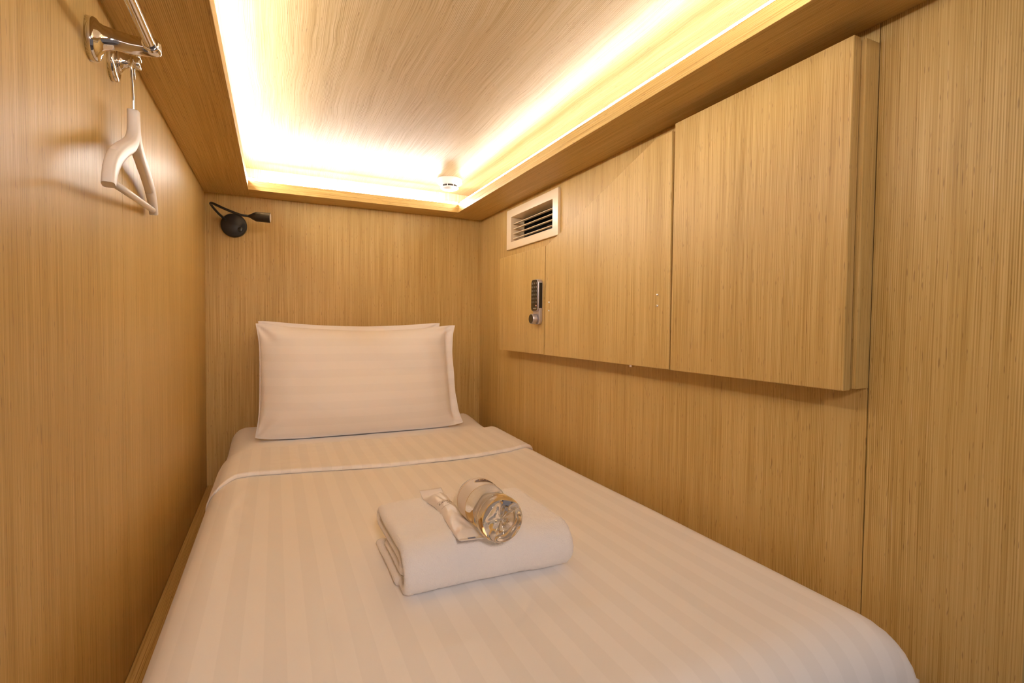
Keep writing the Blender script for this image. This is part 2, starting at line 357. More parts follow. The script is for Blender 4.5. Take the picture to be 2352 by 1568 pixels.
mb, uv = rbox_surface(-0.138, 0.736, 0.356, 1.985, 0.055, -0.383, ZL, 40, 60, True, zfun=lambda x, y: bed_h(x, y) + 0.0016 * noise.noise(Vector((x * 14, y * 9, 4))) )
mt = thing('mattress', 'thick single mattress in a white fitted sheet under the pillows', 'mattress', (0.295, 1.17, ZL))
build('fitted_sheet', mb, FITM, mt, smooth=True)
build('core', MB().box(-0.13, 0.72, 0.38, 1.96, ZL, -0.42), FITM, mt)
# top sheet tucked over the mattress
ZQ = -0.374
def sheet_h(x, y):
    h = bed_h(x, y)
    h += 0.0012 * noise.noise(Vector((x * 9, y * 5, 9.1)))
    # faint puckers on the left near the head
    q = math.exp(-((x + 0.075) / 0.03) ** 2) * math.exp(-((y - 1.05) / 0.25) ** 2)
    h += 0.004 * q * noise.noise(Vector((x * 60, y * 16, 3.3)))
    return h
mb, uv = rbox_surface(-0.144, 0.742, 0.347, 1.55, 0.062, ZQ, ZL + 0.004, 170, 150, False, zfun=sheet_h)
uvs = [((u + 0.108 * 0 - (-0.108 - 0.0472 * 4)), v) for (u, v) in uv]
bs = thing('bed_sheet', 'white satin-striped top sheet spread over the bed with its head end folded back', 'sheet', (0.295, 1.0, ZQ))
build('cover', mb, SHEETM, bs, smooth=True, uv=uvs)
# folded-back band: closed slab that follows the mattress section, with a rounded lower edge
def yedge(x):
    P = [(-0.16, 1.330), (-0.128, 1.316), (-0.106, 1.336), (-0.086, 1.360), (-0.055, 1.368), (0.065, 1.353), (0.272, 1.312), (0.45, 1.315), (0.52, 1.322), (0.626, 1.343), (0.70, 1.372), (0.75, 1.41)]
    for (a, ya), (b_, yb) in zip(P, P[1:]):
        if x <= b_: tt = max(0, (x - a) / (b_ - a)); tt = tt; return ya + (yb - ya) * tt
    return P[-1][1]
def ytop(x): return 1.600 + 0.05 * max(0.0, (x - 0.45) / 0.3) ** 2 + 0.006 * math.sin(x * 9) - 0.03 * max(0.0, (-0.06 - x) / 0.07)
def sec(s, off):
    """mattress cross-section point at arc parameter s, pushed out by off"""
    x0, x1, r = -0.144, 0.742, 0.062
    if s < x0 + r:
        a = (x0 + r - s) / r
        if a <= PI / 2: return (x0 + r - (r + off) * math.sin(a), -r + (r + off) * math.cos(a), -math.sin(a), math.cos(a))
        return (x0 - off, -r - (a - PI / 2) * r, -1, 0)
    if s > x1 - r:
        a = (s - x1 + r) / r
        if a <= PI / 2: return (x1 - r + (r + off) * math.sin(a), -r + (r + off) * math.cos(a), math.sin(a), math.cos(a))
        return (x1 + off, -r - (a - PI / 2) * r, 1, 0)
    return (s, off, 0, 1)
rows = []; uvh = []
S0, S1, NS = -0.30, 0.88, 190
prof = []                                       # (t along band 0..1, offset, small y nudge)
for i in range(9):
    th = -PI / 2 + PI * i / 8; prof.append((0.0, 0.0062 + 0.0058 * math.sin(th), -0.0058 * math.cos(th)))
for i in range(1, 60): prof.append((i / 60, 0.012, 0))
for i in range(7):
    th = PI / 2 - PI * i / 6; prof.append((1.0, 0.0062 + 0.0058 * math.sin(th), 0.0058 * math.cos(th)))
vs = []
for j in range(NS + 1):
    s_ = S0 + (S1 - S0) * j / NS
    xx = max(-0.144, min(0.742, s_)); ya, yb = yedge(xx) - 0.0, ytop(xx)
    if s_ < -0.13: ya += 0.25 * (-0.13 - s_)
    if s_ > 0.72: ya += 0.35 * (s_ - 0.72)
    for (t_, o_, dy) in prof:
        y = ya + (yb - ya) * t_ + dy
        wr = 0.0014 * noise.noise(Vector((s_ * 4, y * 38, 2))) + 0.001 * noise.noise(Vector((s_ * 20, y * 7, 5))) if 0 < t_ < 1 else 0
        fs_ = 1 - 0.7 * max(0.0, min(1.0, (-0.085 - s_) / 0.06)) - 0.6 * max(0.0, min(1.0, (s_ - 0.70) / 0.05))
        px, pz, _, _ = sec(s_, (o_ + wr) * fs_)
        vs.append((px, y, ZQ + pz + bed_h(xx, y) * max(0.0, 1 + pz * 8))); uvh.append((s_, y))
NP = len(prof); fs = []
for j in range(NS):
    for i in range(NP - 1): fs.append((j * NP + i, j * NP + i + 1, (j + 1) * NP + i + 1, (j + 1) * NP + i))
uvh = [((u - (-0.108 - 0.0472 * 4)), v) for (u, v) in uvh]
build('folded_hem', MB().add(vs, fs), HEMM, bs, smooth=True, uv=uvh)

# ---------------------------------------------------------------- pillows
def pillow(name, label, c, Wd, Hh, T, lean, yaw=0.0, seed=0, hem=0.05, belly=0.0, pinch=0.085):
    N, M_ = 84, 60; vs = []; fs = []
    def P(u, v, side):
        ue = u / (1 - hem) if u > 0 else u * 1.0
        ue = max(-1, min(1, ue if u < 0 else u / (1 - hem)))
        k = max(0.0, 1 - abs(ue) ** 3.0) ** 0.60 * (max(0.0, 1 - abs(v) ** 2.6) ** 0.62 if v > 0 else max(0.0, 1 - abs(v) ** 5.5) ** 0.62 * (1 + 0.22 * math.sin(PI * min(1.0, -v))))
        th = T / 2 * k
        x = Wd / 2 * u * (1 - (0.075 if u > 0 else 0.050) * (1 - v ** 4) * abs(u) ** 3)
        z = Hh / 2 * v * (1 - pinch * (1 - u * u) * abs(v) ** 2 * (1 if v > 0 else 0.06))
        cr = abs(u) ** 14 * abs(v) ** 10; x -= math.copysign(0.006 * cr, u); z -= math.copysign(0.005 * cr, v)
        if v < 0: z -= 0.010 * (1 - u ** 4) * abs(v) ** 3
        edge = max(abs(u), abs(v))
        n = noise.noise(Vector((u * 2.2 + seed, v * 2.0, side * 3.0)))
        n2 = noise.noise(Vector((u * 7 + seed, v * 2.2 + u * 3, side * 5.0 + 2)))
        th += (0.0060 * n + 0.0045 * n2 * (0.25 + abs(u) ** 2)) * (k ** 0.5)
        # radial gathers at the corners
        cx, cy = 1 - abs(u), 1 - abs(v); d = math.hypot(cx * 1.5, cy)
        if d < 0.55:
            an = math.atan2(cy, cx * 1.5 + 1e-6); th += 0.0060 * math.sin(an * 9 + seed) * (1 - d / 0.55) * min(1, d * 6) * (1 if side > 0 else 0.4)
        if u > 1 - hem * 1.0:
            th += 0.0015 + 0.0025 * math.sin(v * 11 + seed) * (u - 1 + hem) / hem
        th = max(th, 0.0012)
        wav = 0.004 * noise.noise(Vector((u * 3 + seed, v * 3, 7))) * edge ** 4
        y = -side * th + wav + belly * (1 - u * u) * (v < 0) * v * (1 + v)
        return (x, y, z + Hh / 2)
    for side in (1, -1):
        o = len(vs)
        for j in range(M_ + 1):
            for i in range(N + 1):
                u = -math.cos(PI * i / N) * 0.35 + (2 * i / N - 1) * 0.65; v = -math.cos(PI * j / M_) * 0.35 + (2 * j / M_ - 1) * 0.65
                x, y, z = P(u, v, side)
                if abs(u) > 0.9999 or abs(v) > 0.9999: y = P(u, v, 1)[1] + 0.0012
                # lean back and turn
                Y = y * math.cos(lean) + z * math.sin(lean); Z_ = z * math.cos(lean) - y * math.sin(lean)
                vs.append((c[0] + x * math.cos(yaw) - Y * math.sin(yaw), c[1] + x * math.sin(yaw) + Y * math.cos(yaw), c[2] + Z_))
        for j in range(M_):
            for i in range(N):
                q = (o + j * (N + 1) + i, o + j * (N + 1) + i + 1, o + (j + 1) * (N + 1) + i + 1, o + (j + 1) * (N + 1) + i)
                fs.append(q if side > 0 else tuple(reversed(q)))
    o = build(name, MB().add(vs, fs), PILLM, smooth=True)
    import bmesh
    bm = bmesh.new(); bm.from_mesh(o.data); bmesh.ops.remove_doubles(bm, verts=bm.verts, dist=0.0004); bm.to_mesh(o.data); bm.free()
    return tag(o, label, 'pillow', 'pillows at the head of the bed')
pillow('pillow', 'front white pillow standing upright with open hem on its right side', (0.285, 1.762, -0.368), 0.700, 0.382, 0.160, 0.27, seed=1.3, hem=0.10, pinch=0.150)
pillow('pillow', 'rear white pillow whose top edge peeks out behind the front one', (0.272, 1.926, -0.352), 0.665, 0.362, 0.052, 0.10, seed=5.1, hem=0.04, pinch=0.112)

# ---------------------------------------------------------------- towel
def towel():
    tk = 0.0155; L0, L1 = 0.154, 0.410; zb = ZQ + 0.0015
    yf, yb_ = 0.650, 0.852
    pts = []
    def arc(cy, cz, r, a0, a1, n=12):
        for i in range(n + 1):
            a = a0 + (a1 - a0) * i / n; pts.append((cy + r * math.cos(a), cz + r * math.sin(a)))
    h = tk / 2
    z1, z2, z3, z4 = zb + h, zb + 0.0270, zb + 0.0455, zb + 0.0665
    # inner end, lies on the bottom layer and runs to the back, turns, comes forward, rolls under ... outer layer wraps the front
    pts += [(yb_ - 0.010 - 0.0125 * i, z1) for i in range(0, 12)]
    arc(yf + 0.034, (z1 + z4) / 2, (z4 - z1) / 2, -PI / 2, -3 * PI / 2, 18)
    pts += [(yf + 0.034 + 0.0125 * i, z4 - 0.0008 * math.sin(i)) for i in range(1, 11)]
    rc = (z4 - z3) / 2
    arc(yb_ - rc - h, (z4 + z3) / 2, rc, PI / 2, -PI / 2, 10)
    pts += [(yb_ - rc - h - 0.012 * i, z3) for i in range(1, 8)]
    rc = (z3 - z2) / 2
    arc(yf + 0.048, (z3 + z2) / 2, rc, PI / 2, 3 * PI / 2, 10)
    pts += [(yf + 0.048 + 0.012 * i, z2) for i in range(1, 9)]
    # resample
    P = [Vector((0, a, b_)) for a, b_ in pts]; cum = [0]
    for a, b_ in zip(P, P[1:]): cum.append(cum[-1] + (b_ - a).length)
    n = int(cum[-1] / 0.0028); R = []; k = 0
    for i in range(n + 1):
        d = cum[-1] * i / n
        while k < len(cum) - 2 and cum[k + 1] < d: k += 1
        R.append(P[k].lerp(P[k + 1], (d - cum[k]) / max(1e-9, cum[k + 1] - cum[k])))
    NX = 84; rings = []
    for i, p in enumerate(R):
        tn = (R[min(i + 1, n)] - R[max(i - 1, 0)]).normalized(); nr = Vector((0, -tn.z, tn.y)); f = i / n
        off = 0.010 * math.sin(f * 9) * 0.35 + (-0.005 if f < 0.20 else 0.0) + (-0.001 if f > 0.62 else 0)
        l0, l1 = L0 + off, L1 + 0.004 * math.sin(f * 7)
        ring = []
        for s_, rng in ((1, range(NX + 1)), (-1, range(NX, -1, -1))):
            for j in rng:
                q = j / NX; x = l0 + h * 0.8 + (l1 - l0 - h * 1.6) * q
                ring.append((x, s_, 1.0))
            for a in (1, 2, 3):
                th = PI * a / 4
                if s_ > 0: ring.append((l1 - h * 0.8 + h * 0.9 * math.sin(th), math.cos(th), 0.7))
                else: ring.append((l0 + h * 0.8 - h * 0.9 * math.sin(th), -math.cos(th), 0.7))
        out = []
        for x, s_, am in ring:
            base = p + nr * (h * s_) + Vector((x, 0, 0))
            dsp = 0.0013 * noise.noise(base * 330) + 0.0008 * noise.noise(base * 170) + 0.0016 * noise.noise(base * 22)
            sagx = 0.0035 * math.sin((x - L0) * 11 + 1) * max(0, (p.z - zb)) / 0.07
            # corners sink a little, middle is fuller
            q = (x - L0) / (L1 - L0); sag = -0.003 * (abs(2 * q - 1) ** 3) * max(0, (p.z - zb)) / 0.07
            out.append(base + nr * (dsp * s_ * 1.0) + Vector((dsp * 0.4, 0.002 * math.sin(x * 30), sagx * 0.5 + sag)))
        rings.append(out)
    mb = MB().rings(rings, True, True, True)
    a = math.radians(-1.0); cx, cy = 0.29, 0.76
    mb.v = [Vector((cx + (v.x - cx) * math.cos(a) - (v.y - cy) * math.sin(a), cy + (v.x - cx) * math.sin(a) + (v.y - cy) * math.cos(a), max(v.z, zb - 0.0005))) for v in mb.v]
    return tag(build('bath_towel', mb, TERRY, smooth=True), 'folded white terry towel lying on the striped sheet', 'towel')
towel()
ZTW = ZQ + 0.0015 + 0.0665 + 0.0078        # top of the towel

# ---------------------------------------------------------------- water bottle, base towards the viewer
def bottle():
    R = 0.0318; bz = ZTW + R - 0.001
    A = Vector((0.2800, 0.616, bz)); D = Vector((0.001, 0.205, -0.002)).normalized()
    t = thing('water_bottle', 'clear plastic water bottle lying on the towel with its base forward', 'bottle', (A.x, A.y + 0.08, ZTW))
    u = Vector((1, 0, 0)); u = (u - D * u.dot(D)).normalized(); w_ = D.cross(u) * -1
    if w_.z < 0: w_ = -w_
    NA = 72
    prof = [(0.010, 0.001), (0.0085, 0.006), (0.0055, 0.012), (0.0020, 0.018), (0.0, 0.023), (0.0012, 0.0275), (0.004, 0.0300), (0.009, 0.0315), (0.016, 0.0318), (0.020, 0.0314), (0.023, 0.0303), (0.026, 0.0314),
            (0.031, 0.0308), (0.036, 0.0290), (0.041, 0.0276), (0.046, 0.0272), (0.051, 0.0280), (0.056, 0.0294), (0.060, 0.0306), (0.064, 0.0314), (0.068, 0.0316), (0.085, 0.0316), (0.104, 0.0316), (0.108, 0.0312), (0.114, 0.0295),
            (0.119, 0.0262), (0.124, 0.0215), (0.128, 0.0165), (0.131, 0.0130), (0.134, 0.0115), (0.140, 0.0112), (0.144, 0.0112)]
    rings = []
    for h_, r in prof:
        ring = []
        for j in range(NA):
            a = 2 * PI * j / NA; rr = r; hh = h_
            if h_ <= 0.0101 and r < 0.028:                       # petal base
                lobe = 0.5 + 0.5 * math.cos(5 * a + 0.4); hh = h_ + 0.0050 * (1 - lobe) ** 2 * math.sin(PI * min(1, r / 0.0285))
            if 0.024 < h_ < 0.066:                               # swirling waist ribs
                wgt = math.sin(PI * (h_ - 0.024) / 0.042); rr = r - 0.0016 * wgt * (0.5 + 0.5 * math.sin(6 * a + h_ * 130))
            ring.append(A + D * hh + (u * math.cos(a) + w_ * math.sin(a)) * rr)
        rings.append(ring)
    build('body', MB().rings(rings, True, True, True), GLASS, t, smooth=True, sub=1)
    # wrap label with two gold rules and an oval emblem
    LR = 0.0321
    def cyl(h0, h1, r, a0=0, a1=2 * PI, n=96):
        vs, fs = [], []
        for i in range(n + 1):
            a = a0 + (a1 - a0) * i / n
            for h_ in (h0, h1): vs.append(A + D * h_ + (u * math.cos(a) + w_ * math.sin(a)) * r)
        for i in range(n): fs.append((2 * i, 2 * i + 1, 2 * i + 3, 2 * i + 2))
        return vs, fs
    mb = MB()
    vs, fs = cyl(0.0665, 0.1055, LR); mb.add(vs, fs)
    vs, fs = cyl(0.0665, 0.0675, LR + 0.0002); mb.add(vs, fs, 1); vs, fs = cyl(0.1015, 0.1023, LR + 0.0002); mb.add(vs, fs, 1)
    lb = build('label', mb, [LABELM, GOLD], t, smooth=True)
    a_c = math.radians(74); h_c = 0.0880
    def on(sx, sy, lift): a = a_c - sx / LR; return A + D * (h_c + sy) + (u * math.cos(a) + w_ * math.sin(a)) * (LR + lift)
    def oval(rx, ry, lift, mi, mb):
        vs = [on(0, 0, lift)]; n = 40
        K = 5
        for k in range(1, K + 1): vs += [on(rx * k / K * math.cos(2 * PI * i / n), ry * k / K * math.sin(2 * PI * i / n), lift) for i in range(n)]
        fs = [(0, 1 + i, 1 + (i + 1) % n) for i in range(n)]
        for k in range(K - 1):
            fs += [(1 + k * n + i, 1 + (k + 1) * n + i, 1 + (k + 1) * n + (i + 1) % n, 1 + k * n + (i + 1) % n) for i in range(n)]
        mb.add(vs, fs, mi)
    mb = MB(); oval(0.0190, 0.0078, 0.0005, 0, mb); oval(0.0178, 0.0066, 0.0008, 1, mb)
    text_mesh(mb, 'CUBE', 0.0078, lambda x, y: on(x * 1.25, y, 0.0011), 2, 0.0001)
    build('emblem', mb, [GOLD, PURPLE, CREAM], lb)
    build('cap', MB().lathe(A + D * 0.1345, D, [(0, 0.0118), (0.001, 0.0125), (0.011, 0.0125), (0.0125, 0.0115), (0.0127, 0.002)], 40), WHITEP, t, smooth='auto')
bottle()

# ---------------------------------------------------------------- dental kit pouch
def pouch():
    z0 = ZTW - 0.0005
    Bc, Fc = Vector((0.2420, 0.842, 0)), Vector((0.2465, 0.636, 0))    # far and near ends
    N, M_ = 110, 26; Ltot = (Fc - Bc).length; d = (Fc - Bc).normalized(); s = Vector((-d.y, d.x, 0)); s = s if s.x > 0 else -s
    def halfw(f): return 0.0165 + 0.003 * abs(2 * f - 1) ** 4 + 0.0012 * math.sin(f * 11)
    def fl(f, q):
        # fullness: toothbrush and tube inside, flat sealed ends
        e = min(1, max(0, (f - 0.055) / 0.10)) * min(1, max(0, (0.935 - f) / 0.08)); k = max(0, 1 - abs(q) ** 2.4) ** 0.7
        return 0.0125 * e * k * (0.75 + 0.25 * math.sin(f * 5 + 0.6)) + 0.0022 * e * noise.noise(Vector((f * 9, q * 2.4, 2))) * k
    def top(f, q):
        p = Bc + d * (Ltot * f) + s * (halfw(f) * q + 0.004 * math.sin(f * 4.2))
        lift = 0.010 * max(0, (0.12 - f) / 0.12) ** 2 + 0.003 * max(0, (f - 0.93) / 0.07)
        crimp = 0.0004 * math.sin(f * Ltot * 2500) if (f < 0.055 or f > 0.935) else 0
        return Vector((p.x, p.y, z0 + 0.0030 + lift + fl(f, q) + crimp + 0.0012 * q * math.sin(f * 17)))
    vs = []; fs = []
    for i in range(N + 1):
        for j in range(M_ + 1): vs.append(top(i / N, 2 * j / M_ - 1))
    o = len(vs)
    for i in range(N + 1):
        for j in range(M_ + 1): v = top(i / N, 2 * j / M_ - 1); vs.append(Vector((v.x, v.y, v.z - 0.0008 - fl(i / N, 2 * j / M_ - 1) * 0.93)))
    for b_ in (0, o):
        for i in range(N):
            for j in range(M_):
                q = (b_ + i * (M_ + 1) + j, b_ + i * (M_ + 1) + j + 1, b_ + (i + 1) * (M_ + 1) + j + 1, b_ + (i + 1) * (M_ + 1) + j); fs.append(q if b_ == 0 else tuple(reversed(q)))
    per = [j for j in range(M_ + 1)] + [i * (M_ + 1) + M_ for i in range(1, N + 1)] + [N * (M_ + 1) + j for j in range(M_ - 1, -1, -1)] + [i * (M_ + 1) for i in range(N - 1, 0, -1)]
    for a, b_ in zip(per, per[1:] + per[:1]): fs.append((a, b_, o + b_, o + a))
    t = thing('dental_kit_pouch', 'slim white sealed dental kit pouch lying on the towel beside the bottle', 'pouch', (0.247, 0.742, z0))
    build('wrapper', MB().add(vs, fs), POUCH, t, smooth=True)
    mb = MB()
    def tp(f, q, lift=0.0006): v = top(f, q); return (v.x, v.y, v.z + lift)
    def fq(x, y, f0): return tp(f0 - y / Ltot, x / 0.0172)
    text_mesh(mb, 'DENTAL', 0.0068, lambda x, y: fq(x - 0.001, y, 0.355), 0, 0.00008)
    text_mesh(mb, 'KIT', 0.0040, lambda x, y: fq(x + 0.001, y, 0.390), 0, 0.00006)
    for f0 in (0.325, 0.420):
        for k in range(14):
            a, b_ = -0.85 + 1.7 * k / 14, -0.85 + 1.7 * (k + 1) / 14
            mb.add([tp(f0, a), tp(f0, b_), tp(f0 + 0.0022, b_), tp(f0 + 0.0022, a)], [(0, 1, 2, 3)])
    build('printed_lettering', mb, INK, t)
    mb = MB()
    n = 5; g = [[tp(0.952 + 0.022 * i / n, -0.30 + 0.62 * j / n, 0.0009) for j in range(n + 1)] for i in range(n + 1)]
    mb.add([p for r in g for p in r], [(i * (n + 1) + j, i * (n + 1) + j + 1, (i + 1) * (n + 1) + j + 1, (i + 1) * (n + 1) + j) for i in range(n) for j in range(n)])
    o = build('printed_mark', mb, BLUEG, t); o['label'] = 'small blue-grey printed bar on the near end'
pouch()

# ---------------------------------------------------------------- cabinets on the right wall
XC = 0.738; DT = 0.016; ZB_, ZTP = -0.0900, 0.4115
def rect_prism(poly, x0, x1): return MB().prism(poly, lambda p: (x0, p[0], p[1]), lambda p: (x1, p[0], p[1]))
# large near cabinet
t = thing('wall_cabinet', 'largest wall cabinet nearest the foot of the bed with a thick plain wooden door', 'cabinet', (XR, 0.63, ZB_))
build('door', rect_prism([(0.4520, ZB_), (0.8035, ZB_), (0.8035, ZTP + 0.001), (0.4520, ZTP + 0.001)], XC, XC + DT), W_V3, t, bevel=0.0012)
build('carcass', rect_prism([(0.4450, ZB_ + 0.003), (0.8030, ZB_ + 0.003), (0.8030, ZTP - 0.003), (0.4450, ZTP - 0.003)], XC + DT + 0.0012, XR), W_V, t, bevel=0.0004)
# middle panel with a cut-off corner beside the grille
t = thing('wall_cabinet', 'middle wall cabinet whose panel has its upper far corner cut off diagonally below the grille', 'cabinet', (XR, 1.07, ZB_))
pl = [(0.8075, ZB_ + 0.0005), (1.3425, ZB_), (1.3425, 0.2365), (0.859, 0.4010), (0.8125, 0.4010)]
dr = build('panel', rect_prism(pl, XC, XC + DT), W_V2, t, bevel=0.0010)
build('carcass', rect_prism([(0.812, ZB_ + 0.006), (1.338, ZB_ + 0.006), (1.338, 0.230), (0.862, 0.392), (0.816, 0.392)], XC + DT + 0.001, XR), W_V, t)
for (y, z) in ((1.3145, 0.068), (1.3145, 0.0435), (0.8445, 0.0675), (0.8445, 0.0440)):
    o = build('pin', MB().lathe((XC, y, z), (-1, 0, 0), [(0, 0.0030), (0.0012, 0.0030), (0.0024, 0.0026), (0.0034, 0.0016), (0.0038, 0.0003)], 20), STEEL, dr, smooth='auto')
build('catch', MB().box(XC + 0.010, XC + 0.018, 0.940, 0.948, ZB_ - 0.005, ZB_ + 0.001), STEEL, t)
# small safe with digital lock
t = thing('safe_locker', 'small square wooden wall safe below the grille with a digital lock on its door', 'locker', (XR, 1.515, ZB_))
dr = build('door', rect_prism([(1.3475, ZB_), (1.6850, ZB_), (1.6850, 0.2390), (1.3475, 0.2390)], XC, XC + DT), W_V1, t, bevel=0.0010)
build('carcass', rect_prism([(1.351, ZB_ + 0.004), (1.681, ZB_ + 0.004), (1.681, 0.235), (1.351, 0.235)], XC + DT + 0.001, XR), W_V, t)
def rrect(y0, y1, z0, z1, r, n=6):
    out = []
    for cy, cz, a0 in ((y1 - r, z0 + r, -PI / 2), (y1 - r, z1 - r, 0), (y0 + r, z1 - r, PI / 2), (y0 + r, z0 + r, PI)):
        for i in range(n + 1): a = a0 + PI / 2 * i / n; out.append((cy + r * math.cos(a), cz + r * math.sin(a)))
    return out
ly0, ly1 = 1.3575, 1.4000
o = build('lock_body', rect_prism(rrect(ly0, ly1, 0.0020, 0.1405, 0.014), XC - 0.0105, XC), SILVER, dr, bevel=0.0015, smooth='auto'); o['label'] = 'pinkish silver lock housing'
build('lock_head', rect_prism(rrect(ly0 + 0.001, ly1, 0.042, 0.1400, 0.012), XC - 0.0165, XC - 0.0105), SILVER, dr, bevel=0.002, smooth='auto')
build('keypad', rect_prism(rrect(ly0 + 0.002, ly1 - 0.001, 0.0435, 0.1390, 0.011), XC - 0.0182, XC - 0.0165), DARKG, dr, bevel=0.0008, smooth='auto')
build('side_inset', MB().box(XC - 0.0125, XC - 0.0018, ly0 - 0.0006, ly0 + 0.003, 0.052, 0.129), DARKG, dr, bevel=0.0008)
mb = MB()
for k in range(6):
    z = 0.1275 - 0.0115 * k
    for y in (1.3655, 1.3790, 1.3915): mb.box(XC - 0.0185, XC - 0.0182, y - 0.0013, y + 0.0013, z - 0.0028, z + 0.0028)
build('keys', mb, GREYK, dr)
build('logo_strip', MB().box(XC - 0.0185, XC - 0.0182, 1.364, 1.384, 0.0495, 0.0528), GREYK, dr)
build('indicator_light', MB().lathe((XC - 0.0182, 1.3655, 0.0590), (-1, 0, 0), [(0, 0.0017), (0.0006, 0.0016), (0.001, 0.0008)], 14), AMBER, dr, smooth=True)
kc = (XC - 0.0105, 1.3800, 0.0190)
build('knob', MB().lathe(kc, (-1, 0, 0), [(0, 0.0105), (0.003, 0.0105), (0.0032, 0.0155), (0.0050, 0.0162), (0.0160, 0.0158), (0.0172, 0.0148)], 40).lathe((kc[0] - 0.0168, kc[1], kc[2]), (-1, 0, 0), [(0, 0.0140), (0.0012, 0.0138), (0.0014, 0.001)], 40, mi=1), [SILVER, DARKG], dr, smooth='auto')

# ---------------------------------------------------------------- air grille
t = thing('air_grille', 'cream air-conditioning grille with four louvers on the right wall', 'vent', (XR, 1.527, 0.34))
fy0, fy1, fz0, fz1, xf = 1.338, 1.712, 0.2745, 0.4180, XR - 0.0085
mb = MB()
outer = [(fy0, fz0), (fy1, fz0), (fy1, fz1), (fy0, fz1)]; inner = [(vy0, vz0), (vy1, vz0), (vy1, vz1), (vy0, vz1)]
vs = [(xf, *p) for p in outer] + [(xf, *p) for p in inner] + [(XR, *p) for p in outer] + [(XR + 0.045, *p) for p in inner]
fs = []
for j in range(4):
    k = (j + 1) % 4; fs += [(j, k, 4 + k, 4 + j), (j, 8 + j, 8 + k, k), (4 + j, 4 + k, 12 + k, 12 + j)]
mb.add(vs, fs)
build('frame', mb, CREAM, t, bevel=0.0008)
for k in range(4):
    z = 0.3145 + 0.0178 * k; a = math.radians(10); c = Vector((XR + 0.010, 0, z)); dx = Vector((math.cos(a), 0, math.sin(a))) * 0.009; dz = Vector((-math.sin(a), 0, math.cos(a))) * 0.0013
    mb = MB()
    q = [c - dx - dz, c + dx - dz, c + dx + dz, c - dx + dz]
    mb.rings([[Vector((p.x, y, p.z)) for p in q] for y in (vy0 + 0.001, vy1 - 0.001)])
    build('louver', mb, CREAM, t, bevel=0.0009)
mb = MB()
mb.box(XR + 0.14, XR + 0.145, vy0 - 0.02, vy1 + 0.02, vz0 - 0.02, vz1 + 0.02)
mb.box(XR + 0.051, XR + 0.145, vy0 - 0.025, vy0 - 0.02, vz0 - 0.02, vz1 + 0.02); mb.box(XR + 0.051, XR + 0.145, vy1 + 0.02, vy1 + 0.025, vz0 - 0.02, vz1 + 0.02)
mb.box(XR + 0.051, XR + 0.145, vy0 - 0.025, vy1 + 0.025, vz0 - 0.025, vz0 - 0.02); mb.box(XR + 0.051, XR + 0.145, vy0 - 0.025, vy1 + 0.025, vz1 + 0.02, vz1 + 0.025)
build('duct', mb, DARK, t)
mb = MB().box(XR + 0.10, XR + 0.11, 1.385, 1.455, 0.285, 0.36).box(XR + 0.10, XR + 0.11, 1.495, 1.60, 0.285, 0.36)
build('baffle', mb, DUCTG, t)

# ---------------------------------------------------------------- smoke detector
t = thing('smoke_detector', 'round white smoke detector on the ceiling in the far right corner', 'smoke detector', (0.583, 1.800, ZC))
sc_ = (0.583, 1.800, ZC)
build('base', MB().lathe(sc_, (0, 0, -1), [(0, 0.044), (0.003, 0.0455), (0.014, 0.0455), (0.018, 0.043), (0.022, 0.036), (0.023, 0.030)], 56), WHITEP, t, smooth='auto')
build('chamber', MB().lathe((sc_[0], sc_[1], ZC - 0.023), (0, 0, -1), [(0, 0.0275), (0.0075, 0.0270)], 48), DARKG, t, smooth='auto')
mb = MB()
for k in range(8):
    a = 2 * PI * k / 8 + 0.2; p = Vector((sc_[0] + 0.0285 * math.cos(a), sc_[1] + 0.0285 * math.sin(a), ZC - 0.022)); mb.tube([p, p + Vector((0, 0, -0.009))], 0.0014, 8)
build('ribs', mb, WHITEP, t)
build('cap', MB().lathe((sc_[0], sc_[1], ZC - 0.0300), (0, 0, -1), [(0, 0.0315), (0.0015, 0.0330), (0.0045, 0.0320), (0.0085, 0.0250), (0.0095, 0.010), (0.0097, 0.001)], 48), WHITEP, t, smooth='auto')

# ---------------------------------------------------------------- reading lamp
t = thing('reading_lamp', 'small black gooseneck reading lamp on the back wall in the left corner', 'lamp', (-0.127, YB, 0.331))
bc = Vector((-0.1275, YB, 0.3300))
bp_ = build('base', MB().lathe(bc, (0, -1, 0), [(0, 0.0400), (0.014, 0.0400), (0.0175, 0.0385), (0.0190, 0.0360), (0.0192, 0.001)], 56), BLACKP, t, smooth='auto')
build('switch', MB().lathe(bc + Vector((0.020, -0.0190, -0.014)), (0, -1, 0), [(0, 0.0085), (0.003, 0.0082), (0.0038, 0.0060), (0.0038, 0.001)], 28), DARKG, bp_, smooth='auto')
def ray(px, py, y):
    q = _f + _r * ((px - 1176) / 1159.27) + _d * ((py - 784) / 1159.27); return q * (y / q.y)
pth = [ray(519, 507, YB - 0.012), ray(513, 500, YB - 0.03), ray(503, 491, YB - 0.05), ray(492, 479, YB - 0.075), ray(485, 470, YB - 0.095), ray(483.5, 466.5, YB - 0.105), ray(488, 466.5, YB - 0.115), ray(500, 472, YB - 0.125), ray(520, 481, YB - 0.135), ray(540, 489, YB - 0.140), ray(555, 494, YB - 0.142), ray(572, 496, YB - 0.142)]
build('gooseneck', MB().tube(catmull(pth, 8), 0.0040, 12), BLACKP, t, smooth=True)
build('socket', MB().lathe(ray(519, 508, YB - 0.010), (ray(503, 491, YB - 0.05) - ray(519, 508, YB - 0.010)), [(0, 0.0068), (0.012, 0.0066), (0.016, 0.0048)], 20), BLACKP, t, smooth='auto')
h0, h1 = ray(571, 496, YB - 0.142), ray(621, 500.5, YB - 0.150)
L = (h1 - h0).length
